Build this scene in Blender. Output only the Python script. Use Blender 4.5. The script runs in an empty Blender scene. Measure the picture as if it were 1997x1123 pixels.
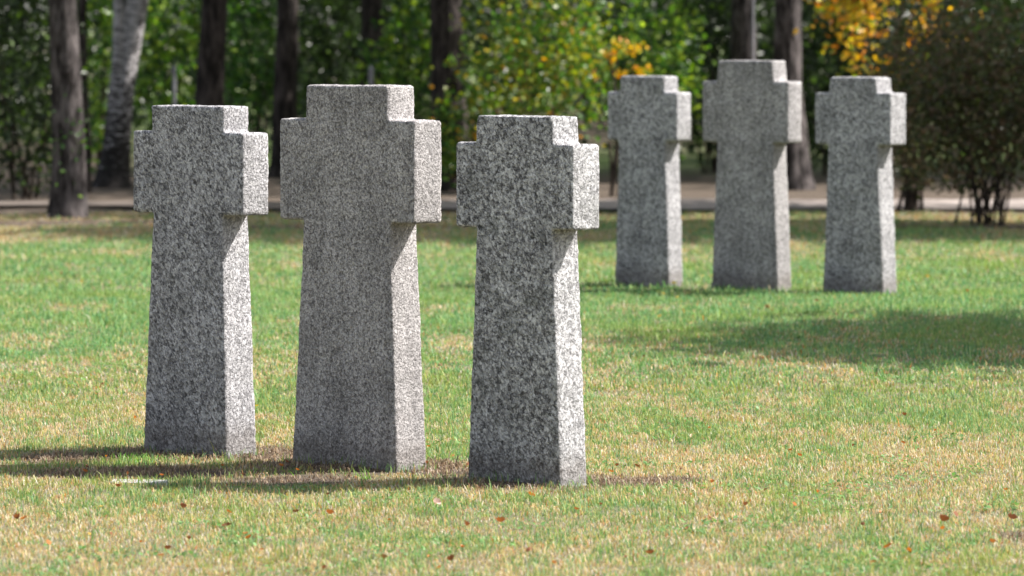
import bpy, bmesh, math, random
import numpy as np
from mathutils import Vector, Matrix, noise as mnoise

R = math.radians
rng = np.random.default_rng(11)
random.seed(5)
S = bpy.context.scene
COL = S.collection

# ------------------------------------------------------------------ camera
F_PX, HC, HORIZON = 10000.0, 1.6, 50.0          # focal length in photo pixels, eye height, horizon row
PITCH = math.atan((561.5 - HORIZON) / F_PX)
cam_d = bpy.data.cameras.new("camera")
cam = bpy.data.objects.new("camera", cam_d)
COL.objects.link(cam)
cam.location = (0, 0, HC)
cam.rotation_euler = (math.pi / 2 - PITCH, 0, 0)
cam_d.sensor_width = 36.0
cam_d.lens = 36.0 * F_PX / 1997.0
cam_d.clip_start, cam_d.clip_end = 0.5, 4000
cam_d.dof.use_dof = True
cam_d.dof.focus_distance = 19.2
cam_d.dof.aperture_fstop = 5.4
S.camera = cam

# ------------------------------------------------------------------ sky, sun, exposure
SUN_EL, SUN_DRIFT = R(47), R(-7)                  # drift: how far the shadows run away from the camera
to_sun = Vector((math.cos(SUN_EL) * math.cos(SUN_DRIFT), -math.cos(SUN_EL) * math.sin(SUN_DRIFT), math.sin(SUN_EL)))
world = bpy.data.worlds.new("World")
S.world = world
world.use_nodes = True
nt = world.node_tree
bg = nt.nodes["Background"]
sky = nt.nodes.new("ShaderNodeTexSky")
sky.sky_type = 'NISHITA'
sky.sun_disc = False
sky.sun_elevation = SUN_EL
sky.sun_rotation = math.atan2(to_sun.x, to_sun.y)
sky.dust_density = 2.0
hs = nt.nodes.new("ShaderNodeHueSaturation")          # camera white balance: the photograph's shade is neutral grey
hs.inputs["Saturation"].default_value = 0.5
nt.links.new(sky.outputs[0], hs.inputs["Color"])
nt.links.new(hs.outputs[0], bg.inputs[0])
bg.inputs[1].default_value = 0.09
sun_d = bpy.data.lights.new("sun", 'SUN')
sun_d.energy = 4.8
sun_d.angle = R(0.53)
sun_d.color = (1.0, 0.96, 0.90)
sun = bpy.data.objects.new("sun", sun_d)
COL.objects.link(sun)
sun.rotation_euler = to_sun.to_track_quat('Z', 'Y').to_euler()
S.view_settings.view_transform = 'Standard'
S.view_settings.look = 'None'
S.view_settings.gamma = 1.0
S.view_settings.use_curve_mapping = False
S.view_settings.exposure = 1.42
S.cycles.max_bounces = 8
S.cycles.transparent_max_bounces = 8

# ------------------------------------------------------------------ helpers
def px(x, d):
    """photo column x at distance d -> world x"""
    return (x - 998.5) * d / F_PX

def dist(y):
    """photo row y of a ground point -> distance"""
    return F_PX * HC / (y - HORIZON)

def tag(o, label=None, cat=None, group=None, kind=None):
    if label: o["label"] = label
    if cat: o["category"] = cat
    if group: o["group"] = group
    if kind: o["kind"] = kind
    return o

def empty(name, loc, label=None, cat=None, group=None):
    o = bpy.data.objects.new(name, None)
    o.empty_display_size = 0.2
    COL.objects.link(o)
    o.location = loc
    return tag(o, label, cat, group)

def link(name, me, mat, parent=None, loc=(0, 0, 0)):
    o = bpy.data.objects.new(name, me)
    if mat: me.materials.append(mat)
    COL.objects.link(o)
    o.location = loc
    if parent: o.parent = parent
    return o

def np_mesh(name, verts, faces, col=None, smooth=False):
    """verts (n,3), faces (m,k) numpy; col (n,3) goes to attribute 'tint'"""
    verts = np.ascontiguousarray(verts, np.float32); faces = np.ascontiguousarray(faces, np.int32)
    me = bpy.data.meshes.new(name)
    n, (m, k) = len(verts), faces.shape
    me.vertices.add(n); me.vertices.foreach_set("co", verts.ravel())
    me.loops.add(m * k); me.loops.foreach_set("vertex_index", faces.ravel())
    me.polygons.add(m); me.polygons.foreach_set("loop_start", np.arange(0, m * k, k, dtype=np.int32))
    me.polygons.foreach_set("use_smooth", np.full(m, smooth, bool))
    if col is not None:
        a = me.attributes.new("tint", 'FLOAT_COLOR', 'POINT')
        a.data.foreach_set("color", np.concatenate([col, np.ones((n, 1))], 1).astype(np.float32).ravel())
    me.update(calc_edges=True)
    return me

def hash2(ix, iy, seed):
    h = (ix.astype(np.int64) * 374761393 + iy.astype(np.int64) * 668265263 + seed * 982451653) & 0xFFFFFFFF
    h = ((h ^ (h >> 13)) * 1274126177) & 0xFFFFFFFF
    return ((h ^ (h >> 16)) & 0xFFFF) / 65535.0

def vnoise(x, y, scale, seed=0):
    x = np.asarray(x, float) / scale; y = np.asarray(y, float) / scale
    ix, iy = np.floor(x), np.floor(y)
    fx, fy = x - ix, y - iy
    fx = fx * fx * (3 - 2 * fx); fy = fy * fy * (3 - 2 * fy)
    a = hash2(ix, iy, seed); b = hash2(ix + 1, iy, seed); c = hash2(ix, iy + 1, seed); d = hash2(ix + 1, iy + 1, seed)
    return (a * (1 - fx) + b * fx) * (1 - fy) + (c * (1 - fx) + d * fx) * fy

def fbm(x, y, scale, seed=0, o=3):
    t, w = 0, 0
    for i in range(o):
        t = t + vnoise(x, y, scale / 2 ** i, seed + i * 17) * 0.55 ** i; w += 0.55 ** i
    return t / w

# ------------------------------------------------------------------ materials
def new_mat(name):
    m = bpy.data.materials.new(name); m.use_nodes = True
    t = m.node_tree
    return m, t, t.nodes["Principled BSDF"], t.nodes["Material Output"]

def N(t, kind, **kw):
    n = t.nodes.new("ShaderNode" + kind)
    for k, v in kw.items():
        if k in n.inputs: n.inputs[k].default_value = v
        else: setattr(n, k, v)
    return n

def ramp(t, src, stops):
    r = N(t, "ValToRGB")
    els = r.color_ramp.elements
    while len(els) < len(stops): els.new(0.5)
    for e, (p, c) in zip(els, stops):
        e.position = p
        e.color = (c, c, c, 1) if isinstance(c, (int, float)) else (*c, 1)
    t.links.new(src, r.inputs[0])
    return r.outputs[0]

def mix(t, fac, a, b, mode='MIX'):
    n = N(t, "Mix", data_type='RGBA', blend_type=mode)
    for sock, v in ((0, fac), (6, a), (7, b)):
        if hasattr(v, "links"): t.links.new(v, n.inputs[sock])
        elif sock == 0: n.inputs[0].default_value = v
        else: n.inputs[sock].default_value = (*v, 1)
    return n.outputs[2]

def granite(name, dark, mid, light, grain, stretch, slant, soft, lichen=0.0):
    m, t, p, out = new_mat(name)
    tc = N(t, "TexCoord")
    mp = N(t, "Mapping")
    mp.inputs["Scale"].default_value = (1.0, 1.0, stretch)
    rot = N(t, "Mapping")
    rot.inputs["Rotation"].default_value = (0.6, slant, 0.5)
    t.links.new(tc.outputs["Object"], rot.inputs[0])
    t.links.new(rot.outputs[0], mp.inputs[0])
    wob = N(t, "TexNoise", Scale=grain * 0.8, Detail=3.0, Roughness=0.65)
    t.links.new(mp.outputs[0], wob.inputs["Vector"])
    add = N(t, "VectorMath", operation='MULTIPLY_ADD')
    t.links.new(wob.outputs["Color"], add.inputs[0])
    add.inputs[1].default_value = (1.5 / grain,) * 3
    t.links.new(mp.outputs[0], add.inputs[2])
    vo = N(t, "TexVoronoi", Scale=grain, feature='F1')
    t.links.new(add.outputs[0], vo.inputs["Vector"])
    cell = N(t, "SeparateColor"); t.links.new(vo.outputs["Color"], cell.inputs[0])
    ed = N(t, "TexVoronoi", Scale=grain, feature='DISTANCE_TO_EDGE')
    t.links.new(add.outputs[0], ed.inputs["Vector"])
    ns = N(t, "TexNoise", Scale=grain * 0.7, Detail=6.0, Roughness=0.75)
    t.links.new(add.outputs[0], ns.inputs["Vector"])
    # grain tone = random per crystal, broken by fine noise, dark mica at crystal borders
    a = N(t, "Math", operation='MULTIPLY_ADD'); t.links.new(cell.outputs[0], a.inputs[0]); a.inputs[1].default_value = 0.30
    t.links.new(ns.outputs[0], a.inputs[2])
    b = N(t, "Math", operation='MULTIPLY_ADD'); t.links.new(ramp(t, ed.outputs["Distance"], [(0.0, 1.0), (0.15, 0.0)]), b.inputs[0]); b.inputs[1].default_value = -0.20
    t.links.new(a.outputs[0], b.inputs[2])
    c0 = 0.57
    tone = ramp(t, b.outputs[0], [(c0 - soft, dark), (c0 - 0.02, mid), (c0 + soft, light)])
    # scattered larger feldspar flakes, and dark clots, break the even grain
    fk = N(t, "TexVoronoi", Scale=grain * 0.42, feature='F1'); t.links.new(add.outputs[0], fk.inputs["Vector"])
    fs = N(t, "SeparateColor"); t.links.new(fk.outputs["Color"], fs.inputs[0])
    core = ramp(t, fk.outputs["Distance"], [(0.30, 1.0), (0.50, 0.0)])
    lf = N(t, "Math", operation='MULTIPLY'); t.links.new(ramp(t, fs.outputs[1], [(0.80, 0.0), (0.84, 0.7)]), lf.inputs[0]); t.links.new(core, lf.inputs[1])
    tone = mix(t, lf.outputs[0], tone, tuple(v * 0.92 for v in light))
    df = N(t, "Math", operation='MULTIPLY'); t.links.new(ramp(t, fs.outputs[0], [(0.84, 0.0), (0.88, 0.55)]), df.inputs[0]); t.links.new(core, df.inputs[1])
    tone = mix(t, df.outputs[0], tone, tuple(v * 1.2 for v in dark))
    # slow drift over the block: damp, weathered and greenish areas
    big = N(t, "TexNoise", Scale=5.0, Detail=3.0, Roughness=0.6)
    t.links.new(tc.outputs["Object"], big.inputs["Vector"])
    drift = ramp(t, big.outputs[0], [(0.36, 0.80), (0.62, 1.08)])
    tone = mix(t, 1.0, tone, drift, 'MULTIPLY')
    if lichen:
        lz = N(t, "TexNoise", Scale=9.0, Detail=6.0, Roughness=0.75)
        t.links.new(tc.outputs["Object"], lz.inputs["Vector"])
        lm = ramp(t, lz.outputs[0], [(0.52, 0.0), (0.66, lichen)])
        tone = mix(t, lm, tone, (0.085, 0.09, 0.075))
    # sunlit look painted on the end faces: more even and paler than the fronts
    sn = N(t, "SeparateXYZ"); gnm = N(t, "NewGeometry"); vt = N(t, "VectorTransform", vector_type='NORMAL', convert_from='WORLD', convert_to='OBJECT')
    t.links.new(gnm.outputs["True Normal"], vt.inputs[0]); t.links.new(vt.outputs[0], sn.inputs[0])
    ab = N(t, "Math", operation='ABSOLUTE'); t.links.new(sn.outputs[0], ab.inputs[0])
    end_sun = ramp(t, ab.outputs[0], [(0.55, 0.0), (0.85, 0.38)])
    tone = mix(t, end_sun, tone, tuple(v * 0.66 for v in light))
    # soil splash and damp with a ragged edge at the foot, faint run-down streaks under the top
    sep = N(t, "SeparateXYZ"); t.links.new(tc.outputs["Object"], sep.inputs[0])
    rag = N(t, "TexNoise", Scale=14.0, Detail=5.0, Roughness=0.7); t.links.new(tc.outputs["Object"], rag.inputs["Vector"])
    ft = N(t, "Math", operation='MULTIPLY_ADD'); t.links.new(rag.outputs[0], ft.inputs[0]); ft.inputs[1].default_value = -0.13
    t.links.new(sep.outputs[2], ft.inputs[2])
    tone = mix(t, ramp(t, ft.outputs[0], [(0.0, 0.5), (0.07, 0.0)]), tone, (0.11, 0.09, 0.075))
    stm = N(t, "Mapping"); stm.inputs["Scale"].default_value = (16, 16, 0.9); t.links.new(tc.outputs["Object"], stm.inputs[0])
    stn = N(t, "TexNoise", Scale=1.0, Detail=4.0, Roughness=0.6); t.links.new(stm.outputs[0], stn.inputs["Vector"])
    tone = mix(t, 0.6, tone, mix(t, 1.0, tone, ramp(t, stn.outputs[0], [(0.40, 0.80), (0.58, 1.06)]), 'MULTIPLY'))
    t.links.new(tone, p.inputs["Base Color"])
    p.inputs["Roughness"].default_value = 0.86
    p.inputs["Specular IOR Level"].default_value = 0.25
    pit = N(t, "TexNoise", Scale=grain * 1.1, Detail=4.0, Roughness=0.62)
    t.links.new(mp.outputs[0], pit.inputs["Vector"])
    hgt = ramp(t, pit.outputs[0], [(0.34, 0.0), (0.50, 0.85), (0.70, 1.0)])
    bm = N(t, "Bump", Strength=1.0, Distance=0.0052)
    t.links.new(hgt, bm.inputs["Height"])
    t.links.new(bm.outputs[0], p.inputs["Normal"])
    return m

def leafy(name, rough=0.45, trans=0.4, spec=0.5):
    m, t, p, out = new_mat(name)
    at = N(t, "Attribute", attribute_name="tint")
    t.links.new(at.outputs["Color"], p.inputs["Base Color"])
    p.inputs["Roughness"].default_value = rough
    p.inputs["Specular IOR Level"].default_value = spec
    tr = N(t, "BsdfTranslucent")
    br = N(t, "HueSaturation", Saturation=1.15, Value=1.25)
    t.links.new(at.outputs["Color"], br.inputs["Color"])
    t.links.new(br.outputs[0], tr.inputs["Color"])
    mx = N(t, "MixShader"); mx.inputs[0].default_value = trans
    t.links.new(p.outputs[0], mx.inputs[1]); t.links.new(tr.outputs[0], mx.inputs[2])
    t.links.new(mx.outputs[0], out.inputs[0])
    return m

def bark(name, dark, light, scale=9.0, pale=None):
    m, t, p, out = new_mat(name)
    tc = N(t, "TexCoord")
    mp = N(t, "Mapping"); mp.inputs["Scale"].default_value = (1, 1, 0.22) if not pale else (1.8, 1.8, 6.5)
    t.links.new(tc.outputs["Object"], mp.inputs[0])
    n1 = N(t, "TexNoise", Scale=scale * 2.2, Detail=6.0, Roughness=0.7)
    t.links.new(mp.outputs[0], n1.inputs["Vector"])
    c = ramp(t, n1.outputs[0], [(0.42, dark), (0.60, light)])
    n2 = N(t, "TexNoise", Scale=4.0, Detail=3.0); t.links.new(tc.outputs["Object"], n2.inputs["Vector"])
    c = mix(t, 1.0, c, ramp(t, n2.outputs[0], [(0.35, 0.6), (0.65, 1.15)]), 'MULTIPLY')
    if pale:
        n3 = N(t, "TexNoise", Scale=7.0, Detail=4.0, Roughness=0.65); t.links.new(mp.outputs[0], n3.inputs["Vector"])
        sx = N(t, "SeparateXYZ"); t.links.new(tc.outputs["Object"], sx.inputs[0])
        hz = N(t, "Math", operation='MULTIPLY_ADD'); t.links.new(sx.outputs[2], hz.inputs[0]); hz.inputs[1].default_value = 0.22
        t.links.new(n3.outputs[0], hz.inputs[2])
        n4 = N(t, "TexNoise", Scale=5.5, Detail=5.0, Roughness=0.7); t.links.new(mp.outputs[0], n4.inputs["Vector"])
        pale = mix(t, ramp(t, n4.outputs[0], [(0.42, 0.85), (0.52, 0.0)]), pale, (0.05, 0.045, 0.045))
        c = mix(t, ramp(t, hz.outputs[0], [(0.64, 0.0), (0.74, 1.0)]), c, pale)
    t.links.new(c, p.inputs["Base Color"])
    p.inputs["Roughness"].default_value = 0.9
    p.inputs["Specular IOR Level"].default_value = 0.2
    bm = N(t, "Bump", Strength=0.9, Distance=0.045)
    t.links.new(n1.outputs[0], bm.inputs["Height"]); t.links.new(bm.outputs[0], p.inputs["Normal"])
    return m

M = {}
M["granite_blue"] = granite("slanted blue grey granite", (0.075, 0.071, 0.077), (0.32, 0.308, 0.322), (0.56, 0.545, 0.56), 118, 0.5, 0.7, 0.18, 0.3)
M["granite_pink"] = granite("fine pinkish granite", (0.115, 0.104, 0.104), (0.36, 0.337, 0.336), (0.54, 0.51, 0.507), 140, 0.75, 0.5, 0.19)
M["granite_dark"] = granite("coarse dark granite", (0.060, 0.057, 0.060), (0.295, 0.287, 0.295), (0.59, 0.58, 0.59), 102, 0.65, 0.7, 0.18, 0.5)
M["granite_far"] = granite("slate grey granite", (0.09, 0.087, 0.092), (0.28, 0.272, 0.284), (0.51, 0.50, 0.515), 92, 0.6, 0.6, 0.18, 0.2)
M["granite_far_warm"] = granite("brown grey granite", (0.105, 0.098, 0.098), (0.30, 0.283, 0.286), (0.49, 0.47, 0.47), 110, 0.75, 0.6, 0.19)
M["grass"] = leafy("grass blades", 0.5, 0.35, 0.35)
M["leaf"] = leafy("leaves", 0.36, 0.42, 0.40)
M["dead_leaf"] = leafy("dead leaves", 0.6, 0.25, 0.3)
M["bark"] = bark("dark bark", (0.012, 0.009, 0.008), (0.075, 0.060, 0.055))
M["bark_grey"] = bark("grey brown bark", (0.018, 0.014, 0.013), (0.14, 0.12, 0.118))
M["birch"] = bark("birch bark", (0.018, 0.015, 0.014), (0.085, 0.075, 0.072), 9.0, (0.62, 0.585, 0.60))
M["twig"] = bark("twigs", (0.03, 0.022, 0.018), (0.11, 0.085, 0.065), 20)
M["twig_red"] = bark("reddish twigs", (0.16, 0.06, 0.03), (0.45, 0.20, 0.10), 20)

def simple_mat(name, c0, c1, scale, rough=0.8, bump=0.004):
    m, t, p, out = new_mat(name)
    tc = N(t, "TexCoord"); n = N(t, "TexNoise", Scale=scale, Detail=6.0, Roughness=0.7)
    t.links.new(tc.outputs["Object"], n.inputs["Vector"])
    t.links.new(ramp(t, n.outputs[0], [(0.35, c0), (0.65, c1)]), p.inputs["Base Color"])
    p.inputs["Roughness"].default_value = rough
    bm = N(t, "Bump", Strength=0.8, Distance=bump); t.links.new(n.outputs[0], bm.inputs["Height"])
    t.links.new(bm.outputs[0], p.inputs["Normal"])
    return m
M["slab"] = simple_mat("pale slab stone", (0.22, 0.22, 0.225), (0.42, 0.42, 0.42), 60)
M["post"] = simple_mat("weathered grey post", (0.13, 0.13, 0.145), (0.24, 0.24, 0.26), 40)
M["path"] = simple_mat("pale gravel path", (0.15, 0.122, 0.110), (0.34, 0.29, 0.27), 5, 0.9, 0.01)
_t = M["path"].node_tree; _p = _t.nodes["Principled BSDF"]         # shade painted into the colour: brown earth tone over the left stretch
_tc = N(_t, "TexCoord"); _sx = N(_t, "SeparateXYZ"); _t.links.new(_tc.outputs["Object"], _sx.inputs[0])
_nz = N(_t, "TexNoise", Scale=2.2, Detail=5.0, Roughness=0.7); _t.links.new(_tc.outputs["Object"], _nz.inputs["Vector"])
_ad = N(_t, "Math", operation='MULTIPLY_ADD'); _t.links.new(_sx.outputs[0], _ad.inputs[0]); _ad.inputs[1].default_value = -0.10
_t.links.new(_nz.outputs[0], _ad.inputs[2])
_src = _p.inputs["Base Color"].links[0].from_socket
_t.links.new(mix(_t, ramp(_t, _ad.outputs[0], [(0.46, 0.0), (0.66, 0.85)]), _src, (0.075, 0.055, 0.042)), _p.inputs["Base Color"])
M["petal"] = simple_mat("dandelion yellow", (0.75, 0.55, 0.02), (0.85, 0.7, 0.03), 60)

# ------------------------------------------------------------------ the crosses: measured against the photograph
# X, Y, yaw, base half width, shaft top, arm, head bottom, head top half widths, arm underside, arm top, height, thickness base, thickness top
CROSSES = [
 ("L", 1.006, (-1.1607, 19.0825, 0.7897, 0.2261, 0.1941, 0.3102, 0.2008, 0.2029, 0.9030, 1.2071, 1.3032, 0.1571, 0.1340)),
 ("C", 0.994, (-0.5533, 18.6418, 0.7884, 0.2725, 0.2282, 0.3582, 0.2169, 0.2181, 0.8907, 1.2605, 1.3850, 0.1555, 0.1390)),
 ("R", 1.0, ( 0.0529, 17.9045, 0.7548, 0.2231, 0.1793, 0.2799, 0.1850, 0.1790, 0.8942, 1.1914, 1.2858, 0.1400, 0.1382)),
 ("FL", 1.004, ( 0.8405, 31.4391, 0.6989, 0.2135, 0.1791, 0.2729, 0.1745, 0.1693, 0.8947, 1.1949, 1.2931, 0.1520, 0.1520)),
 ("FC", 0.997, ( 1.4517, 31.0440, 0.7058, 0.2563, 0.2105, 0.3280, 0.2154, 0.2058, 0.8950, 1.2650, 1.3908, 0.1464, 0.1464)),
 ("FR", 0.994, ( 2.0796, 30.6209, 0.7006, 0.2252, 0.1790, 0.2786, 0.1777, 0.1668, 0.8897, 1.2012, 1.2940, 0.1500, 0.1620)),
]
def at_scale(k, q):
    X, Y, ph, wb, ws, wa, wh, wt, za, zb, H, tb, ta = q
    z = [HC + (v - HC) * k for v in (za, zb, H)]
    return (X * k, Y * k, ph, wb * k, ws * k, wa * k, wh * k, wt * k, *z, tb * k, ta * k)
CROSSES = [(n_, at_scale(k_, q_)) for n_, k_, q_ in CROSSES]
NEAR = [(c[1][0], c[1][1]) for c in CROSSES[:3]]

def ground_h(x, y):
    x = np.asarray(x, float); y = np.asarray(y, float)
    h = 0.05 * (fbm(x, y, 2.6, 3) - 0.5) + 0.016 * (fbm(x, y, 0.35, 9) - 0.5)
    for (cx, cy), g in zip(NEAR, (-0.004, 0.014, 0.008)):     # soil level at the foot of the three near stones
        w = np.exp(-(((x - cx) / 0.40) ** 2 + ((y - cy) / 0.40) ** 2))
        h = h * (1 - w) + (g + 0.016 * (fbm(x, y, 0.12, 19) - 0.5)) * w
    return h

def soil_mask(x, y):
    """0..1: bare, worn earth with dead thatch"""
    x = np.asarray(x, float); y = np.asarray(y, float)
    s = 0
    for cx, cy in NEAR:
        s = np.maximum(s, np.exp(-(((x - cx) / 0.44) ** 2 + ((y - cy - 0.03) / 0.36) ** 2)))
    for cx, cy, rx, ry in ((-1.62, 18.95, 0.30, 0.28), (0.50, 18.0, 0.28, 0.2), (-0.85, 19.0, 0.3, 0.25), (-0.2, 18.3, 0.22, 0.2),
                           (1.72, 16.0, 0.25, 0.2), (0.40, 17.92, 0.22, 0.22), (-1.35, 18.35, 0.50, 0.30), (-0.72, 18.05, 0.34, 0.22), (-3.7, 41.5, 1.8, 0.7), (-1.2, 40.6, 1.6, 0.5), (3.7, 40.6, 1.2, 0.5)):
        s = np.maximum(s, 0.85 * np.exp(-(((x - cx) / rx) ** 2 + ((y - cy) / ry) ** 2)))
    s = s * (0.55 + 0.9 * fbm(x, y, 0.25, 31))
    return np.clip((s - 0.30) * 3.0, 0, 1)

STONE_INFO = {
 "L":  ("granite_blue", "short slant-flecked blue grey granite cross, leftmost of the near three", "near granite crosses"),
 "C":  ("granite_pink", "tallest near granite cross, pinkish grey and fine grained, between two shorter ones", "near granite crosses"),
 "R":  ("granite_dark", "coarse dark grey granite cross nearest the camera, on the right of the near three", "near granite crosses"),
 "FL": ("granite_far", "short distant grey granite cross standing left of the tall distant one", "distant granite crosses"),
 "FC": ("granite_far_warm", "tall distant granite cross, widest of the three farther back", "distant granite crosses"),
 "FR": ("granite_far", "short distant grey granite cross in front of the dark shrub, far right", "distant granite crosses"),
}

def build_cross(key, q, seed):
    X, Y, ph, wb, ws, wa, wh, wt, za, zb, H, tb, ta = q
    mat, label, group = STONE_INFO[key]
    zg = -0.14
    k = (wb - ws) / za
    fl = {"L": 0.018, "C": 0.018}.get(key, 0)
    prof = [(-wb - k * 0.14 - fl, zg), (wb + k * 0.14, zg), (ws, za), (wa, za), (wa, zb), (wh, zb), (wt, H), (-wt, H), (-wh, zb), (-wa, zb), (-wa, za), (-ws, za)]
    def th(z):
        f = min(max(z / za, -0.15), 1.0)
        return (tb + (ta - tb) * f) / 2
    bm = bmesh.new()
    fr = [bm.verts.new((x, -th(z), z)) for x, z in prof]
    bk = [bm.verts.new((x, th(z), z)) for x, z in prof]
    bm.faces.new(fr)
    bm.faces.new(bk[::-1])
    n = len(prof)
    for i in range(n):
        j = (i + 1) % n
        bm.faces.new((fr[j], fr[i], bk[i], bk[j]))
    bmesh.ops.recalc_face_normals(bm, faces=bm.faces[:])
    bmesh.ops.bevel(bm, geom=bm.edges[:], offset=0.007, segments=2, profile=0.5, affect='EDGES')
    me = bpy.data.meshes.new("granite_cross"); bm.to_mesh(me); bm.free()
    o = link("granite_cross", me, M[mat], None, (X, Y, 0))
    o.rotation_euler.z = -ph
    rm = o.modifiers.new("remesh", 'REMESH'); rm.mode = 'VOXEL'; rm.voxel_size = 0.0075 if len(key) == 1 else 0.011
    rm.use_smooth_shade = True
    for nm, size, st in (("hewn", 0.018, 0.005), ("uneven", 0.12, 0.006)):
        tx = bpy.data.textures.new(nm + key, 'CLOUDS'); tx.noise_scale = size; tx.noise_depth = 2
        d = o.modifiers.new(nm, 'DISPLACE'); d.texture = tx; d.strength = st; d.mid_level = 0.5
        d.texture_coords = 'GLOBAL'
    tag(o, label, "gravestone", group)
    return o
for i, (k, q) in enumerate(CROSSES):
    build_cross(k, q, i)

# ------------------------------------------------------------------ ground: one sheet to the horizon
def axis(lo, hi, step, far):
    a = list(np.arange(lo, hi + 1e-6, step)); out, s = [], step
    v = hi
    while v < far: s *= 1.6; v += s; out.append(v)
    pre, s, v = [], step, lo
    while v > -far: s *= 1.6; v -= s; pre.append(v)
    return np.array(pre[::-1] + a + out)
gx, gy = axis(-6, 6, 0.09, 1500), axis(12, 44, 0.09, 1500)
GX, GY = np.meshgrid(gx, gy)
inner = np.clip((9 - np.abs(GX)) / 3, 0, 1) * np.clip((GY - 8) / 3, 0, 1) * np.clip((60 - GY) / 10, 0, 1)
GZ = ground_h(GX, GY) * inner
gv = np.stack([GX.ravel(), GY.ravel(), GZ.ravel()], 1)
nx, ny = len(gx), len(gy)
ii = np.arange(nx * ny).reshape(ny, nx)
gf = np.stack([ii[:-1, :-1].ravel(), ii[:-1, 1:].ravel(), ii[1:, 1:].ravel(), ii[1:, :-1].ravel()], 1)
sm = soil_mask(GX.ravel(), GY.ravel())
gn = fbm(GX.ravel(), GY.ravel(), 0.5, 77)
turf = np.array([0.12, 0.14, 0.06]); thatch = np.array([0.20, 0.155, 0.09]); soil = np.array([0.085, 0.062, 0.047])
floor = np.array([0.085, 0.060, 0.042]); moss = np.array([0.12, 0.19, 0.045])
gc = turf + (thatch - turf) * gn[:, None] * 0.8
gc = gc + (soil - gc) * sm[:, None]
wf = np.clip((GY.ravel() - 40.5) / 2.0, 0, 1)[:, None]     # woodland floor begins at the lawn's edge
fl = floor + (moss - floor) * (np.clip((fbm(GX.ravel(), GY.ravel(), 3.0, 5) - 0.42) * 4, 0, 1) * np.clip((GY.ravel() - 55) / 6, 0, 1))[:, None]
gc = gc + (fl - gc) * wf
gm, t, p, out = new_mat("lawn soil and woodland floor")
at = N(t, "Attribute", attribute_name="tint")
tc = N(t, "TexCoord"); nz = N(t, "TexNoise", Scale=55.0, Detail=6.0, Roughness=0.75)
t.links.new(tc.outputs["Object"], nz.inputs["Vector"])
t.links.new(mix(t, 1.0, at.outputs["Color"], ramp(t, nz.outputs[0], [(0.32, 0.45), (0.68, 1.5)]), 'MULTIPLY'), p.inputs["Base Color"])
p.inputs["Roughness"].default_value = 0.95
bm_ = N(t, "Bump", Strength=1.0, Distance=0.02); t.links.new(nz.outputs[0], bm_.inputs["Height"]); t.links.new(bm_.outputs[0], p.inputs["Normal"])
ground = link("ground", np_mesh("ground", gv, gf, gc, True), gm)
tag(ground, "lawn soil and woodland floor", None, None, "structure")

# gravel path along the wood's edge
xs = np.arange(-30, 30.1, 0.25)
y0 = 44.1 + 0.7 * np.clip((-1.5 - xs) / 2, 0, 1) + 0.5 * (fbm(xs, xs * 0, 1.4, 4, 4) - 0.5) * 2
y1 = 46.4 - 0.4 * np.clip((-1.5 - xs) / 2, 0, 1) + 0.7 * (fbm(xs, xs * 0, 1.4, 8, 4) - 0.5) * 2
pv = np.concatenate([np.stack([xs, y0, xs * 0 + 0.03], 1), np.stack([xs, y1, xs * 0 + 0.03], 1)])
n = len(xs); i = np.arange(n - 1)
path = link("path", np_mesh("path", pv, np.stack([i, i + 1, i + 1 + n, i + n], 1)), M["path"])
tag(path, "pale gravel path along the edge of the wood", None, None, "structure")

# ------------------------------------------------------------------ grass
def dryness(x, y):
    base = np.interp(y, [14, 17, 19.5, 21.5, 24, 26.5, 30, 33.5, 35.5, 38, 40, 42], [.60, .66, .66, .58, .42, .20, .08, .12, .42, .60, .6, .8])
    nz = fbm(x, y * 0.30, 0.30, 41, 4)
    nz2 = fbm(x, y * 0.4, 1.3, 47, 2)
    fine = fbm(x, y * 0.6, 0.07, 51, 2)
    left = 0.22 * np.exp(-(((x + 1.75) / 0.8) ** 2 + ((y - 19.9) / 0.9) ** 2))
    right = 0.15 * np.exp(-(((x - 1.2) / 0.8) ** 2 + ((y - 17.2) / 1.2) ** 2))
    return base + left + right + np.interp(y, [17, 24], [0.85, 1.15]) * (nz - 0.5) + 0.6 * (nz2 - 0.5) + 0.9 * (fine - 0.5)

G1 = np.array([(0.105, 0.21, 0.065), (0.15, 0.27, 0.085), (0.22, 0.34, 0.12), (0.13, 0.26, 0.11), (0.30, 0.35, 0.13), (0.34, 0.34, 0.10)])
D1 = np.array([(0.52, 0.41, 0.21), (0.60, 0.49, 0.29), (0.44, 0.35, 0.15), (0.36, 0.25, 0.13), (0.56, 0.38, 0.17), (0.38, 0.38, 0.13), (0.52, 0.47, 0.40), (0.60, 0.52, 0.42), (0.46, 0.30, 0.16)])
S1 = np.array([(0.20, 0.14, 0.09), (0.30, 0.22, 0.15), (0.13, 0.09, 0.06), (0.36, 0.28, 0.20)])

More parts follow.
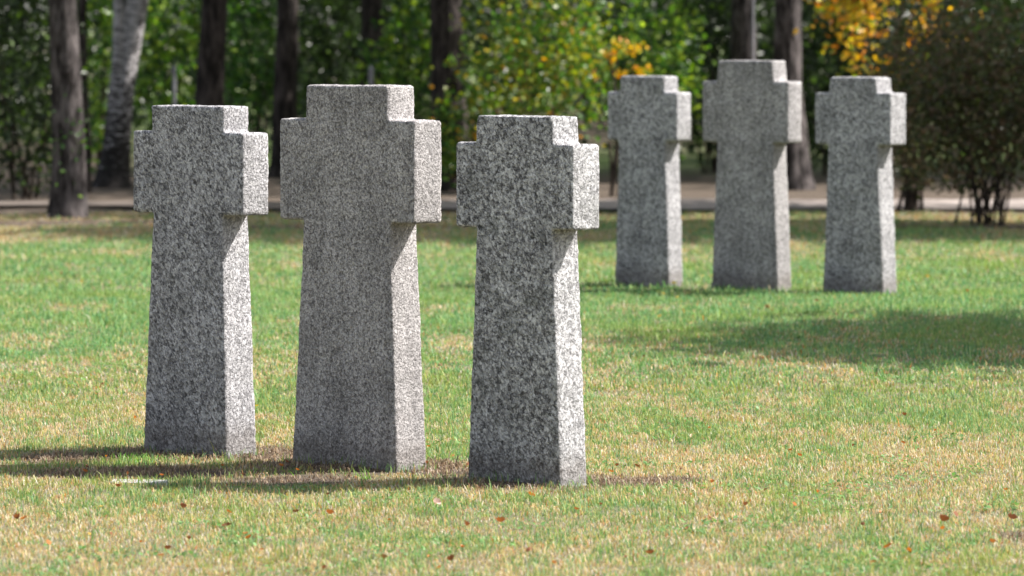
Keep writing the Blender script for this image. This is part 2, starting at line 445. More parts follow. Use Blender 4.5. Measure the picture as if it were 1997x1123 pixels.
def blades(n, ylo, yhi, margin, hscale, wid, keep_bare=0.12, seed=0):
    r = np.random.default_rng(100 + seed)
    y = np.sqrt(r.uniform(ylo ** 2, yhi ** 2, n)) if yhi - ylo > 1 else r.uniform(ylo, yhi, n)
    half = y * 998.5 / F_PX + margin
    x = r.uniform(-1, 1, n) * half
    s = soil_mask(x, y)
    clump = fbm(x, y, 0.16, 63, 2)
    keep = (r.random(n) < 1 - (1 - keep_bare) * s) & (r.random(n) < 0.35 + 1.2 * clump)
    for _, q in CROSSES:                                        # nothing grows through the stones
        dx, dy = x - q[0], y - q[1]
        u = dx * math.cos(q[2]) - dy * math.sin(q[2]); v = dx * math.sin(q[2]) + dy * math.cos(q[2])
        keep &= ~((np.abs(u) < q[3] + 0.004) & (np.abs(v) < q[11] / 2 + 0.004))
    x, y, s, clump = x[keep], y[keep], s[keep], clump[keep]
    n = len(x)
    dry = dryness(x, y)
    isdry = r.random(n) < np.clip(0.5 + (dry - 0.5) * 1.6, 0.04, 0.93)
    bare = r.random(n) < s
    h = hscale * r.lognormal(0, 0.38, n) * np.where(isdry, 0.72, 1.0) * (0.55 + 0.9 * clump)
    h = np.where(bare, h * 0.95, h)
    edge = np.zeros(n)
    for _, q in CROSSES:                                        # longer untrimmed grass against the stones
        dx, dy = x - q[0], y - q[1]
        u = np.abs(dx * math.cos(q[2]) - dy * math.sin(q[2])) - q[3]; v = np.abs(dx * math.sin(q[2]) + dy * math.cos(q[2])) - q[11] / 2
        edge = np.maximum(edge, (np.maximum(u, v) < (0.035 if q[1] < 25 else 0.06)) * 1.0)
    edge = (edge > 0) & (r.random(n) < np.where(y > 25, 0.8, 0.40))
    bare &= ~edge; isdry &= ~edge
    h = np.where(edge, hscale * r.uniform(0.9, 2.5, n), h)
    tall = r.random(n) < 0.012
    h = np.where(tall & ~bare, h * 1.9, h)
    lean = np.where(isdry, r.uniform(0.35, 1.35, n), r.uniform(0.1, 1.05, n))
    lean = np.where(bare, r.uniform(0.8, 1.4, n), lean)
    az = r.uniform(0, 2 * np.pi, n)
    face = az + np.pi / 2 + r.normal(0, 0.5, n)
    w = wid * r.uniform(0.6, 1.4, n) * np.where(bare, 1.5, 1)
    dirx, diry = np.cos(az), np.sin(az)
    z0 = ground_h(x, y) * np.clip((9 - np.abs(x)) / 3, 0, 1)
    sx, sy = np.cos(face) * w / 2, np.sin(face) * w / 2
    # three stations: base, knee, tip
    l1, l2 = lean * 0.5, np.minimum(lean * 1.35, 1.6)
    kx, kz = 0.55 * h * np.sin(l1), 0.55 * h * np.cos(l1)
    tx_, tz = kx + 0.5 * h * np.sin(l2), kz + 0.5 * h * np.cos(l2)
    V = np.zeros((n, 5, 3))
    V[:, 0] = np.stack([x - sx, y - sy, z0 - 0.004], 1); V[:, 1] = np.stack([x + sx, y + sy, z0 - 0.004], 1)
    V[:, 2] = np.stack([x + dirx * kx + sx * .85, y + diry * kx + sy * .85, z0 + kz], 1)
    V[:, 3] = np.stack([x + dirx * kx - sx * .85, y + diry * kx - sy * .85, z0 + kz], 1)
    V[:, 4] = np.stack([x + dirx * tx_, y + diry * tx_, z0 + np.maximum(tz, 0.002)], 1)
    c = np.where(isdry[:, None], D1[r.integers(0, len(D1), n)], G1[r.integers(0, len(G1), n)])
    yel = np.clip((fbm(x, y, 0.8, 71) - 0.5) * 2.2, 0, 0.6)[:, None] * ~isdry[:, None]
    c = c * (1 - yel) + np.array([0.27, 0.30, 0.07]) * yel
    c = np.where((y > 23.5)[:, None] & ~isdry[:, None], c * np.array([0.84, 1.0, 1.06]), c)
    c = np.where((r.random(n) < 0.055)[:, None] & isdry[:, None], np.array([[0.47, 0.20, 0.075]]), c)
    c = np.where(bare[:, None], S1[r.integers(0, len(S1), n)], c)
    c = c * r.uniform(0.75, 1.2, (n, 1))
    b = np.arange(n)[:, None] * 5
    tri = np.concatenate([b + np.array([[0, 1, 2]]), b + np.array([[0, 2, 3]]), b + np.array([[3, 2, 4]])])
    return V.reshape(-1, 3), tri, np.repeat(c, 5, 0)

parts, off = [], 0
VV, FF, CC = [], [], []
for args in ((640000, 13.6, 22.0, 1.8, 0.0195, 0.0028, 0.85, 1), (350000, 22.0, 31.0, 1.9, 0.021, 0.0046, 0.2, 2), (270000, 31.0, 43.6, 2.2, 0.025, 0.0065, 0.2, 3)):
    v, f, c = blades(*args[:7], seed=args[7])
    VV.append(v); FF.append(f + off); CC.append(c); off += len(v)
rw = np.random.default_rng(77)                                # low broad-leaved weeds and clover in loose colonies
wx, wy = rw.uniform(-3, 3, 90000), rw.uniform(13.8, 27, 90000)
k_ = (fbm(wx, wy * 0.6, 0.28, 88, 3) > 0.645) & (np.abs(wx) < wy * 0.105 + 0.5) & (soil_mask(wx, wy) < 0.3)
wx, wy = wx[k_], wy[k_]
rs_ = rw.uniform(0.003, 0.010, len(wx))
wa_ = rw.uniform(0, 6.28, len(wx)); tl_ = rw.normal(0, 0.35, (len(wx), 2))
base_ = np.stack([wx, wy, ground_h(wx, wy) + rw.uniform(0.006, 0.02, len(wx))], 1)
ring_ = []
for q_ in range(4):
    cx_, sx_ = np.cos(wa_ + q_ * 1.5708) * rs_, np.sin(wa_ + q_ * 1.5708) * rs_ * (1.0 if q_ % 2 else 0.7)
    ring_.append(base_ + np.stack([cx_, sx_, cx_ * tl_[:, 0] + sx_ * tl_[:, 1]], 1))
wv = np.stack(ring_, 1).reshape(-1, 3); b_ = np.arange(len(wx))[:, None] * 4
VV.append(wv); FF.append(np.concatenate([b_ + np.array([[0, 1, 2]]), b_ + np.array([[0, 2, 3]])]) + off); off += len(wv)
CC.append(np.repeat(np.array([0.11, 0.21, 0.065]) * rw.uniform(0.6, 1.5, (len(wx), 1)), 4, 0))
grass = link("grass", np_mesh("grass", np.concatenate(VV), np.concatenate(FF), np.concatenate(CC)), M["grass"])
tag(grass, "short mown grass of green and straw coloured blades over the lawn", "grass", None, "stuff")

# ------------------------------------------------------------------ plants
def tube_data(pts, rad, seg=9, wob=0.0, seed=0):
    pts = [Vector(p_) for p_ in pts]
    V, Fq = [], []
    rr = random.Random(seed)
    for k_, (p_, r_) in enumerate(zip(pts, rad)):
        a = pts[max(k_ - 1, 0)]; b = pts[min(k_ + 1, len(pts) - 1)]
        d = (b - a).normalized()
        u = d.cross(Vector((0.03, 1, 0.02))).normalized(); v = d.cross(u)
        for s_ in range(seg):
            an = 2 * math.pi * s_ / seg
            q = r_ * (1 + wob * (mnoise.noise(Vector((math.cos(an) * 1.5, math.sin(an) * 1.5, p_.z * 1.4 + seed))) ))
            V.append(p_ + u * (math.cos(an) * q) + v * (math.sin(an) * q))
    for k_ in range(len(pts) - 1):
        for s_ in range(seg):
            s2 = (s_ + 1) % seg
            Fq.append((k_ * seg + s_, k_ * seg + s2, (k_ + 1) * seg + s2, (k_ + 1) * seg + s_))
    return V, Fq

def tubes(name, list_, mat, parent=None, seg=9, wob=0.0, smooth=True):
    V, Fq = [], []
    for i_, (pts, rad) in enumerate(list_):
        v, f = tube_data(pts, rad, seg, wob, i_ + len(pts))
        o_ = len(V)
        V += v; Fq += [tuple(a + o_ for a in q) for q in f]
    return link(name, np_mesh(name, np.array([tuple(v) for v in V]), np.array(Fq), None, smooth), mat, parent)

def leaf_cloud(P, size, palette, weights, r, droop=0.3, jitter=0.35):
    """P (n,3) leaf centres -> folded pointed leaves with colours"""
    n = len(P)
    d = r.normal(0, 1, (n, 3)); d[:, 2] = d[:, 2] * 0.6 - droop
    d /= np.linalg.norm(d, axis=1)[:, None]
    u = r.normal(0, 1, (n, 3)); u[:, 2] *= 0.5
    s = np.cross(d, u); s /= np.linalg.norm(s, axis=1)[:, None] + 1e-9
    nn = np.cross(s, d)
    L = (size * r.uniform(0.6, 1.35, n))[:, None]; Wd = L * r.uniform(0.55, 0.8, n)[:, None]
    base, tip = P - d * L / 2, P + d * L / 2 + nn * L * -0.08
    lt = P - s * Wd / 2 + nn * L * 0.12 - d * L * 0.06; rt = P + s * Wd / 2 + nn * L * 0.12 - d * L * 0.06
    V = np.stack([base, rt, tip, lt], 1).reshape(-1, 3)
    b = np.arange(n)[:, None] * 4
    Fa = np.concatenate([b + np.array([[0, 1, 2]]), b + np.array([[0, 2, 3]])])
    pal = np.array(palette); idx = r.choice(len(pal), n, p=np.array(weights) / np.sum(weights))
    c = pal[idx] * r.uniform(1 - jitter, 1 + jitter, (n, 1))
    return V, Fa, np.repeat(c, 4, 0)

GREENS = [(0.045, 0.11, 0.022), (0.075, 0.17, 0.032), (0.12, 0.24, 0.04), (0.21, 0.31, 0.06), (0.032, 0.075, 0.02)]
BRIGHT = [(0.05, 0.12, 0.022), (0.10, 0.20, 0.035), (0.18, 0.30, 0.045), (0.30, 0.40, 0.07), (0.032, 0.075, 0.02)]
DEEP_SHADE = [(0.018, 0.030, 0.010), (0.026, 0.045, 0.013), (0.038, 0.066, 0.016), (0.10, 0.17, 0.03)]  # greens darkened so the wood's shade sits in the leaf colour
W_GREEN = [3, 3, 2, 1, 2]
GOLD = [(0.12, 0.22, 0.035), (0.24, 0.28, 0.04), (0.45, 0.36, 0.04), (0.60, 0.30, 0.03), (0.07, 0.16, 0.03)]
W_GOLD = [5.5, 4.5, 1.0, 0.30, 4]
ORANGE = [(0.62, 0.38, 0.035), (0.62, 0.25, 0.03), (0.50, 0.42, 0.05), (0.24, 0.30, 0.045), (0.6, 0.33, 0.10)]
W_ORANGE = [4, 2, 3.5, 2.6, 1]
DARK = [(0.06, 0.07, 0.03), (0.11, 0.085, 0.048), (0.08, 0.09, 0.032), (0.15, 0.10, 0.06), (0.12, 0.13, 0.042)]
W_DARK = [3, 3, 3, 2, 1]

def clumpy(n, r, centre, radii, zmin=None, nclump=24, spread=0.33, hollow=0.35):
    """leaf positions gathered in clumps through an ellipsoid, with gaps between"""
    cs = r.normal(0, 1, (nclump, 3)); cs /= np.linalg.norm(cs, axis=1)[:, None]
    cs *= (r.uniform(hollow ** 3, 1, nclump) ** (1 / 3))[:, None]
    w = r.uniform(0.4, 1.6, nclump); k_ = r.choice(nclump, n, p=w / w.sum())
    P = cs[k_] + r.normal(0, spread, (n, 3)) * r.uniform(0.5, 1.2, nclump)[k_][:, None]
    P = P * np.array(radii) + np.array(centre)
    if zmin is not None: P = P[P[:, 2] > zmin]
    return P, cs * np.array(radii) + np.array(centre)

def foliage(name, P, size, pal, wts, r, parent=None, mat="leaf", **kw):
    V, Fa, c = leaf_cloud(P, size, pal, wts, r, **kw)
    return link(name, np_mesh(name, V, Fa, c), M[mat], parent)

def tree(name, x, d, r0, lean, label, barkmat, seed, crown_z=(4.2, 10), crown_r=2.4, n=1500, cat="tree", group="trees of the wood", pal=GREENS, w=W_GREEN, leaf=0.26, height=10.0, twin=None, flare=0.5, sprout=None, coff=(0, 0)):
    r = np.random.default_rng(seed)
    root = empty(name, (x, d, 0), label, cat, group)
    zs = [-0.15, 0.02, 0.12, 0.3, 0.6, 0.95, 1.3, 1.7, 2.1, 2.8, 4, 5.5, 7.5, height]
    pts, rad = [], []
    for z in zs:
        zz = max(z, 0)
        pts.append((lean * zz + 0.03 * math.sin(zz * 1.7 + seed) * min(zz, 1), 0.02 * math.sin(zz * 1.3 + seed * 2) , z))
        rad.append(r0 * (1 + flare * math.exp(-zz / 0.16)) * max(1 - zz / (height * 1.12), 0.08) ** 0.8)
    tl = [(pts, rad)]
    for k_ in range(7):                                     # limbs carrying the crown, above the frame
        z = crown_z[0] - 0.6 + k_ * (height - crown_z[0]) * 0.13
        a = r.uniform(0, 6.28); L = crown_r * r.uniform(0.5, 0.9)
        b0 = Vector((lean * z, 0, z)); b1 = b0 + Vector((math.cos(a) * L * .5, math.sin(a) * L * .5, L * .45)); b2 = b1 + Vector((math.cos(a) * L * .5, math.sin(a) * L * .5, L * .2))
        tl.append(([b0, b1, b2], [r0 * .35, r0 * .22, r0 * .06]))
    tubes("trunk", tl, M[barkmat], root, 12, 0.16)
    if twin:
        tp = [(a, b, c) for a, b, c, _ in twin]; tubes("second_trunk", [(tp, [q[3] for q in twin])], M[barkmat], root, 10, 0.15)
    P, _ = clumpy(n, r, (lean * 6 + coff[0], coff[1], (crown_z[0] + crown_z[1]) / 2), (crown_r, crown_r, (crown_z[1] - crown_z[0]) / 2), None, 30, 0.30)
    foliage("crown", P, leaf, pal, w, r, root)
    if sprout:
        P = np.array([sprout]) + r.normal(0, 1, (46, 3)) * np.array([0.10, 0.05, 0.17])
        V, Fa, c = leaf_cloud(P, 0.045, GREENS, W_GREEN, r)
        nv = len(V); m_ = np.arange(len(P)) * 4                      # thin twigs join every leaf to the trunk
        V = np.concatenate([V, [[0.0, 0.0, sprout[2] - .1], [0.0, 0.0, sprout[2] - .094]]]); c = np.concatenate([c, [[.05, .06, .02]] * 2])
        Fa = np.concatenate([Fa, np.stack([m_, m_ * 0 + nv, m_ * 0 + nv + 1], 1)])
        link("side_shoots", np_mesh("side_shoots", V, Fa, c), M["leaf"], root)
    return root

tree("tree", px(130, 42.6), 42.6, 0.140, -0.004, "thick grey brown trunk at far left, nearest tree to the lawn", "bark_grey", 1, sprout=(0.03, -0.15, 0.66), flare=0.35)
tree("tree", px(168, 49), 49, 0.045, 0.0, "thin dark trunk just right of the nearest left tree", "bark", 2, n=500, crown_r=1.5, flare=0.2)
tree("birch_tree", px(216, 50.6), 50.6, 0.135, 0.145, "leaning birch with white upper bark and a dark twin stem", "birch", 3, cat="tree", flare=0.6, height=9,
     twin=[(0.03, -0.02, 0.3, 0.11), (0.06, -0.03, 0.8, 0.09), (0.085, -0.03, 1.3, 0.065), (0.095, -0.02, 1.9, 0.055), (0.2, 0, 3.2, 0.05), (0.3, 0.1, 6, 0.02)])
tree("tree", px(412, 50), 50, 0.150, 0.008, "dark trunk rising behind the left near cross", "bark", 4)
tree("tree", px(556, 54), 54, 0.135, 0.0, "straight dark trunk between left and middle near crosses", "bark", 5)
tree("tree", px(722, 57), 57, 0.145, 0.0, "dark trunk rising behind the top of the tall near cross", "bark", 6)
tree("tree", px(872, 49.5), 49.5, 0.180, 0.0, "broad black trunk left of the golden bush", "bark", 7)
tree("tree", px(1452, 53), 53, 0.150, 0.004, "grey trunk rising behind the left edge of the tall distant cross", "bark_grey", 8)
tree("tree", px(1546, 50.5), 50.5, 0.155, -0.02, "grey trunk rising behind the right edge of the tall distant cross", "bark_grey", 9)
# trees standing outside the frame to the right: their crowns shade the lawn's edge and the wood
for i_, (tx_, ty_, cz, cr) in enumerate(((4.9, 40.7, (3.3, 8), 1.8), (8.2, 40.6, (3.6, 9), 1.9), (11.8, 40.8, (4.0, 9), 1.9), (6.8, 45.0, (5.4, 12), 1.7),  (11.5, 60, (4.5, 11), 3.2), (14.5, 55, (5, 12), 3.5), (6.5, 56.5, (4.0, 11), 3.2), (-7.2, 41.0, (4, 10), 3.0))):
    tree("tree", tx_, ty_, 0.17, 0.0, "leafy tree standing just outside the frame at the wood's edge", "bark", 40 + i_, crown_z=cz, crown_r=cr, n=7000)
# the tree whose crown throws the shadow across the lawn at right
tree("tree", 8.8, 27.0, 0.12, 0.0, "small broad tree standing on the lawn right of the frame", "bark", 60, crown_z=(2.4, 6.2), crown_r=2.4, n=26000, leaf=0.2, height=5.2, group="lawn trees")

def shrub(name, x, d, label, centre, radii, n, leaf, pal, w, seed, stems=7, zmin=0.05, stem_mat="twig", stem_r=0.014, cat="shrub", group=None, nclump=26, spread=0.30, base_spread=0.06, hollow=0.35):
    r = np.random.default_rng(seed)
    root = empty(name, (x, d, 0), label, cat, group)
    P, cs = clumpy(n, r, centre, radii, zmin, nclump, spread, hollow)
    tl = []
    for k_ in range(stems):
        e = cs[k_ % len(cs)]
        b = Vector((r.normal(0, base_spread), r.normal(0, base_spread), -0.05))
        e = Vector(e); mid = b.lerp(e, 0.5) + Vector((r.normal(0, .05), r.normal(0, .05), 0.12))
        mid.x = mid.x * 0.8; 
        q = b.lerp(mid, 0.5) + Vector((r.normal(0, .015), r.normal(0, .015), 0.03))
        tl.append(([b, q, mid, e], [stem_r * 1.3, stem_r, stem_r * .7, stem_r * .25]))
    tubes("stems", tl, M[stem_mat], root, 6)
    foliage("foliage", P, leaf, pal, w, r, root)
    return root

shrub("shrub", px(1925, 41.0), 41.0, "big dark many-stemmed shrub at the far right edge", (0.03, 0, 1.02), (0.86, 0.7, 0.66), 8000, 0.055, DARK, W_DARK, 21, stems=26, zmin=0.24, stem_r=0.008, nclump=46, base_spread=0.12)
shrub("shrub", px(1775, 44.0), 44.0, "lower dark shrub left of the big dark one", (0.1, 0, 0.95), (0.45, 0.5, 0.85), 3400, 0.055, DARK, W_DARK, 22, stems=12, zmin=0.2, nclump=30)
shrub("shrub", px(1045, 48.6), 48.6, "golden green bush with orange leaves behind the right near cross", (0.0, 0, 1.45), (0.72, 0.6, 0.95), 3600, 0.062, GOLD, W_GOLD, 23, stems=12, zmin=0.3, nclump=60, spread=0.20, stem_mat="twig_red", stem_r=0.010, hollow=0.05)
shrub("shrub", px(915, 49.2), 49.2, "low green bush at the foot of the black trunk", (0.0, 0, 0.55), (0.30, 0.3, 0.5), 900, 0.06, GOLD, [5, 3, 0.8, 0.5, 4], 24, stems=6, nclump=20)
shrub("maple_sapling", px(1738, 46.8), 46.8, "orange and yellow maple sapling above the short far right cross", (-0.06, 0, 1.85), (0.72, 0.5, 0.85), 1500, 0.08, ORANGE, W_ORANGE, 25, stems=8, zmin=1.05, nclump=30, spread=0.17, hollow=0.2, cat="sapling")
shrub("maple_sapling", px(1195, 48.0), 48.0, "small orange leaved sapling left of the short distant cross", (0.06, 0, 1.25), (0.30, 0.3, 0.25), 110, 0.065, ORANGE, W_ORANGE, 26, stems=5, zmin=0.8, nclump=9, spread=0.22, cat="sapling")
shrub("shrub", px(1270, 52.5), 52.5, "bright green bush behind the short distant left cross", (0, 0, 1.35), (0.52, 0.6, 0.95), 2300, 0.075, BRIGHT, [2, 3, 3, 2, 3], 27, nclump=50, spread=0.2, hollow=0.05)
shrub("shrub", px(1390, 56.0), 56.0, "dark green bush left of the grey trunk pair", (0, 0, 1.3), (0.45, 0.6, 1.0), 1500, 0.08, DEEP_SHADE, [3, 3, 3, 1], 28, nclump=40, spread=0.22)
shrub("shrub", px(1620, 55.0), 55.0, "deep green bush right of the grey trunk pair", (0, 0, 1.2), (0.6, 0.6, 1.1), 2200, 0.08, DEEP_SHADE, [3, 3, 3, .6], 29, nclump=40)
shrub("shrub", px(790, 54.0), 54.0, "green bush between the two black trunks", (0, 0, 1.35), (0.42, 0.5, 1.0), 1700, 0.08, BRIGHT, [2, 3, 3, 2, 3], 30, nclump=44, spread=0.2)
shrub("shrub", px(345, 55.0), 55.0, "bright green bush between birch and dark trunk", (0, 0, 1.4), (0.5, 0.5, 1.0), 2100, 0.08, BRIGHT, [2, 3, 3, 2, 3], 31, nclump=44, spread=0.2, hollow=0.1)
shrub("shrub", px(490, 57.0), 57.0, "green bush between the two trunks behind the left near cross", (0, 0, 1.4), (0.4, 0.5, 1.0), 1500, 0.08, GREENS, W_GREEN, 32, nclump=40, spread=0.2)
shrub("shrub", px(640, 60.0), 60.0, "shady green bush behind the tall near cross", (0, 0, 1.4), (0.55, 0.5, 1.1), 1700, 0.085, DEEP_SHADE, [3, 3, 3, 1], 33, nclump=40, spread=0.2)
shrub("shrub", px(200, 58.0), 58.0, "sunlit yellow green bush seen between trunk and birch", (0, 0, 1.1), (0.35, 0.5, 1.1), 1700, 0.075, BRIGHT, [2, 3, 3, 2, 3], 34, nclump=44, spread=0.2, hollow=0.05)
shrub("shrub", px(45, 47.5), 47.5, "dark green bush at the left edge of the wood", (0, 0, 1.1), (0.55, 0.5, 1.0), 2600, 0.07, DEEP_SHADE, [3, 3, 2, .6], 35, nclump=40)

# undergrowth and far trees that read as one mass
r = np.random.default_rng(9)
Pn = []
for k_ in range(420):
    d_ = r.uniform(60, 96); x_ = r.uniform(-1, 1) * (d_ * 0.1 + 5); z_ = r.uniform(0, 1) ** 1.3 * 6.5
    Pn.append(np.array([x_, d_, z_]) + r.normal(0, 1, (230, 3)) * np.array([0.75, 0.75, 0.6]))
Pn = np.concatenate(Pn); Pn = Pn[Pn[:, 2] > 0]
V1, F1, C1 = leaf_cloud(Pn, 0.13, DEEP_SHADE, [4, 3, 2, 0.5], r)
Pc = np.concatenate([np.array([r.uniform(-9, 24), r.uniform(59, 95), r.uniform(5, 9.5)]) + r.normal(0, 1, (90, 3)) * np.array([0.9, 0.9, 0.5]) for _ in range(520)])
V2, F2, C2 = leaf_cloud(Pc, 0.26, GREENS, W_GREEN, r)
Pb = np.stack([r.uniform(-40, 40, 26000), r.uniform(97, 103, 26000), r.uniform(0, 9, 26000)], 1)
V3, F3, C3 = leaf_cloud(Pb, 0.42, DEEP_SHADE, [5, 2, 1, 0], r)
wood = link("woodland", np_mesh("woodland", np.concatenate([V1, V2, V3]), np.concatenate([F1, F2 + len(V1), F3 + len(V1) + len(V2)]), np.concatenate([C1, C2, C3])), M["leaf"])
tag(wood, "deep shady mass of leaves filling the wood behind the trees", "woodland", None, "stuff")

# ------------------------------------------------------------------ small things
def post(x, d, top, w, label):
    root = empty("post", (x, d, 0), label, "post", "slim grey posts in the wood")
    bm = bmesh.new()
    bmesh.ops.create_cone(bm, cap_ends=True, segments=10, radius1=w, radius2=w * .92, depth=top + 0.15, matrix=Matrix.Translation((0, 0, (top - 0.15) / 2)))
    me = bpy.data.meshes.new("shaft"); bm.to_mesh(me); bm.free(); link("shaft", me, M["post"], root)
    bm = bmesh.new()
    bmesh.ops.create_cone(bm, cap_ends=True, segments=10, radius1=w * 1.15, radius2=w * .3, depth=0.05, matrix=Matrix.Translation((0, 0, top + 0.025)))
    me = bpy.data.meshes.new("cap"); bm.to_mesh(me); bm.free(); link("cap", me, M["post"], root)
post(px(340, 48.5), 48.5, 1.18, 0.022, "slim grey post in the wood above the left near cross")
post(px(724, 48.5), 48.5, 1.18, 0.026, "slim grey post in the wood above the tall near cross")
post(px(1468, 48.5), 48.5, 1.85, 0.014, "thin pale pole rising behind the tall distant cross")

# flat slab flush with the turf
bm = bmesh.new()
bmesh.ops.create_cube(bm, size=1.0, matrix=Matrix.Diagonal((0.21, 0.11, 0.05, 1)))
bmesh.ops.bevel(bm, geom=bm.edges[:], offset=0.008, segments=2, affect='EDGES')
me = bpy.data.meshes.new("stone_slab"); bm.to_mesh(me); bm.free()
slab = link("stone_slab", me, M["slab"], None, (px(268, 17.95), 17.97, float(ground_h(px(268, 17.95), 17.97)) - 0.0185))
slab.rotation_euler = (0.03, 0.01, -0.08)
tag(slab, "pale flat stone slab flush in the grass below the left near cross", "stone slab")

# fallen leaves lying on the lawn
def leaf_mesh(name, col, curl):
    pts = [(-.5, 0), (-.36, .16), (-.12, .30), (0.05, .22), (.22, .26), (.34, .1), (.5, 0), (.34, -.1), (.22, -.24), (0.05, -.2), (-.12, -.28), (-.36, -.15)]
    mid = [(-.25, 0), (0, 0), (.28, 0)]
    V = [(x, y, curl * (abs(y) * 1.3 + x * x)) for x, y in pts] + [(x, y, curl * x * x) for x, y in mid]
    Fs = [(0, 12, 1), (1, 12, 2), (12, 13, 2), (2, 13, 3), (3, 13, 4), (13, 14, 4), (4, 14, 5), (5, 14, 6), (6, 14, 7), (7, 14, 8), (8, 14, 13), (8, 13, 9), (9, 13, 10), (10, 13, 12), (10, 12, 11), (11, 12, 0)]
    return np_mesh(name, np.array(V), np.array(Fs), np.tile(np.array(col), (len(V), 1)))
LEAF_KINDS = [("small orange fallen leaf curled on the short grass", (0.46, 0.18, 0.06), 0.9), ("small rust brown fallen leaf curled on the short grass", (0.21, 0.085, 0.04), 1.2),
              ("small yellow fallen leaf lying on the short grass", (0.55, 0.37, 0.09), 0.7), ("small pale tan fallen leaf lying on the short grass", (0.55, 0.43, 0.30), 0.9)]
protos = []
for lab, col, curl in LEAF_KINDS:
    me = leaf_mesh("fallen_leaf", col, curl); me.materials.append(M["dead_leaf"]); protos.append((me, lab))
rl = random.Random(3)
spots = [(640, 1015, 0, .045), (575, 1008, 1, .035), (355, 998, 1, .04), (445, 1005, 0, .04), (908, 1035, 1, .05), (975, 1035, 0, .05), (1035, 975, 0, .045), (1085, 947, 0, .03),
         (1455, 1000, 1, .045), (1490, 970, 1, .035), (1840, 1035, 1, .06), (1720, 1015, 0, .035), (1390, 1030, 1, .05), (1975, 1030, 1, .06), (1780, 1090, 0, .05), (1735, 1085, 0, .05),
         (440, 1040, 1, .05), (1125, 1010, 0, .03), (1270, 1095, 1, .05), (30, 1030, 1, .05), (1560, 900, 0, .035), (1385, 845, 0, .03), (205, 905, 0, .035), (880, 1110, 1, .04), (790, 785, 0, .03)]
spots += [(rl.gauss(c_, 60), rl.gauss(925, 9), rl.choice((0, 1, 1, 3)), rl.uniform(.02, .035)) for c_ in (240, 530, 540, 850, 870, 1200, 1210) for _ in range(4)]
for _ in range(95):
    yy = 700 + 423 * rl.random() ** 0.8
    spots.append((rl.uniform(0, 1997), yy, rl.choice((0, 0, 1, 1, 2, 3)), rl.uniform(.018, .042)))
for _ in range(22):
    spots.append((rl.uniform(0, 1997), rl.uniform(480, 700), rl.choice((0, 1, 2, 2)), rl.uniform(.03, .05)))
for sx_, sy_, k_, sz in spots:
    d_ = dist(sy_); x_ = px(sx_, d_)
    if any(abs(x_ - q[0]) < .24 and abs(d_ - q[1]) < .24 for _, q in CROSSES): continue
    o = bpy.data.objects.new("fallen_leaf", protos[k_][0]); COL.objects.link(o)
    o.location = (x_, d_, float(ground_h(x_, d_)) + rl.uniform(.016, .03))
    o.rotation_euler = (rl.uniform(-.5, .7), rl.uniform(-.5, .5), rl.uniform(0, 6.28)); sz *= 0.68; o.scale = (sz, sz * rl.uniform(.45, 1), sz * rl.uniform(.6, 1.6))
    tag(o, protos[k_][1], "fallen leaf", "fallen leaves on the lawn")
pm = leaf_mesh("fallen_leaf", (0.52, 0.38, 0.33), 0.9); pm.materials.append(M["dead_leaf"])
o = link("fallen_leaf", pm, None, None, (px(848, dist(1000)), dist(1000), 0.03)); o.scale = (.045, .045, .045); o.rotation_euler = (1.1, 0.2, 0.9)
tag(o, "pale pinkish curled leaf standing on edge below the right near cross", "fallen leaf", "fallen leaves on the lawn")

# a few stronger tufts and one dandelion
def tuft(x, d, n, h, spread, label, pal, seed):
    r = np.random.default_rng(seed)
    V, Fa, C = [np.array([0, 0, -0.03])], [], [pal[0]]
    for k_ in range(n):
        bx, by = r.normal(0, spread, 2); a = r.uniform(0, 6.28); hh = h * r.uniform(.5, 1.15); ln = r.uniform(.15, .9); w = r.uniform(.0022, .0042)
        b = len(V); z0 = -0.02
        for t_ in (0, .35, .7, 1):
            q = hh * t_; bend = ln * hh * t_ * t_
            c_ = np.array([bx + math.cos(a) * bend, by + math.sin(a) * bend, z0 + q * (1 - .25 * ln * t_)]); s_ = np.array([-math.sin(a + .7), math.cos(a + .7), 0]) * w * (1.05 - t_)
            V += [c_ - s_, c_ + s_]; C += [pal[k_ % len(pal)]] * 2
        Fa += [(b + 2 * i_, b + 2 * i_ + 1, b + 2 * i_ + 3, b + 2 * i_ + 2) for i_ in range(3)] + [(0, b, b + 1, b + 1)]
    Fa = [t_ for q_ in Fa for t_ in ((q_[0], q_[1], q_[2]), (q_[0], q_[2], q_[3])) if len(set(t_)) == 3]
    o = link("grass_tuft", np_mesh("grass_tuft", np.array(V), np.array(Fa), np.array(C)), M["grass"], None, (x, d, float(ground_h(x, d))))
    tag(o, label, "grass tuft", "grass tufts on the lawn")
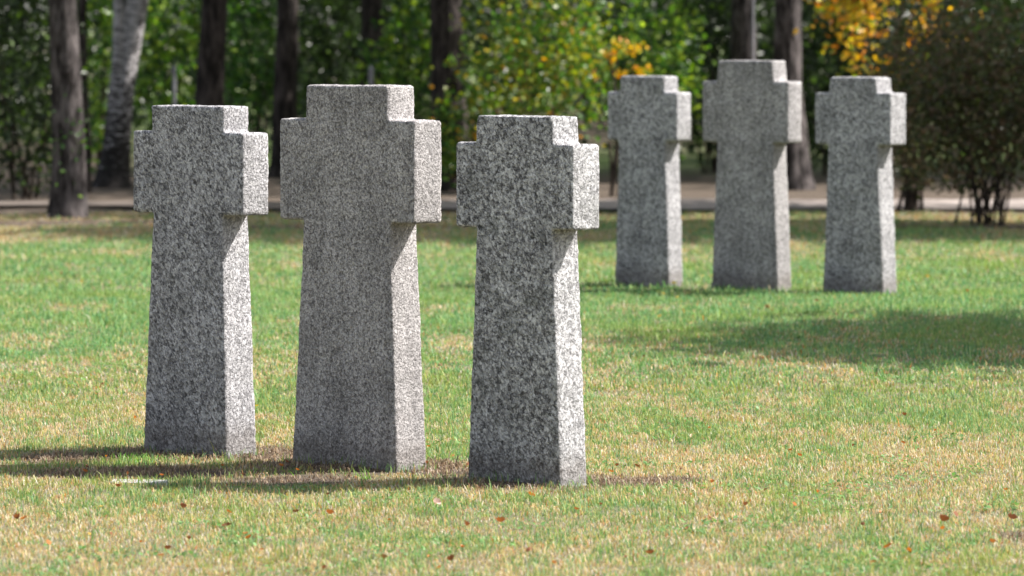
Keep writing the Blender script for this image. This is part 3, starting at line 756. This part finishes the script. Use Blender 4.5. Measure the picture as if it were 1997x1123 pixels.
tuft(px(265, 18.85), 18.85, 130, 0.05, 0.055, "bright green grass tuft at the left foot of the left near cross", [(0.13, 0.34, 0.04), (0.18, 0.42, 0.06)], 1)
tuft(px(715, 18.1), 18.1, 16, 0.08, 0.015, "thin upright grass tuft in front of the tall near cross", [(0.12, 0.27, 0.05), (0.2, 0.33, 0.09)], 2)
tuft(px(1133, 17.85), 17.85, 34, 0.075, 0.025, "leafy green weed tuft at the right foot of the right near cross", [(0.10, 0.22, 0.05), (0.17, 0.28, 0.09)], 3)
tuft(px(1070, 17.0), 17.0, 80, 0.04, 0.06, "low deep green tuft in the grass below the right near cross", [(0.05, 0.2, 0.04), (0.08, 0.26, 0.05)], 4)
tuft(px(850, 16.9), 16.9, 40, 0.055, 0.035, "loose green tuft beside the pale curled leaf", [(0.09, 0.25, 0.05), (0.14, 0.3, 0.06)], 5)
tuft(px(600, 18.5), 18.35, 70, 0.04, 0.05, "yellow green tuft in the sunny strip before the tall near cross", [(0.25, 0.36, 0.06), (0.16, 0.33, 0.06)], 6)

dn = empty("dandelion", (px(1313, dist(569)), dist(571), float(ground_h(px(1313, 30.8), 30.8))), "single yellow dandelion at the foot of the short distant left cross", "flower")
tubes("stem", [([(0, 0, -.02), (0.003, 0, .03), (0, 0, .055)], [.003, .003, .003])], M["twig"], dn, 6)
bm = bmesh.new()
for ring, (rr_, zz_, k0) in enumerate(((.022, .058, 16), (.014, .064, 11), (.007, .068, 6))):
    for k_ in range(k0):
        a = 6.283 * k_ / k0 + ring * .3; ca, sa = math.cos(a), math.sin(a)
        vs = [bm.verts.new((0.002 * ca, 0.002 * sa, .056)), bm.verts.new((rr_ * .8 * ca - .003 * sa, rr_ * .8 * sa + .003 * ca, zz_)), bm.verts.new((rr_ * ca, rr_ * sa, zz_ + .002)), bm.verts.new((rr_ * .8 * ca + .003 * sa, rr_ * .8 * sa - .003 * ca, zz_))]
        bm.faces.new(vs)
me = bpy.data.meshes.new("flower_head"); bm.to_mesh(me); bm.free(); link("flower_head", me, M["petal"], dn)
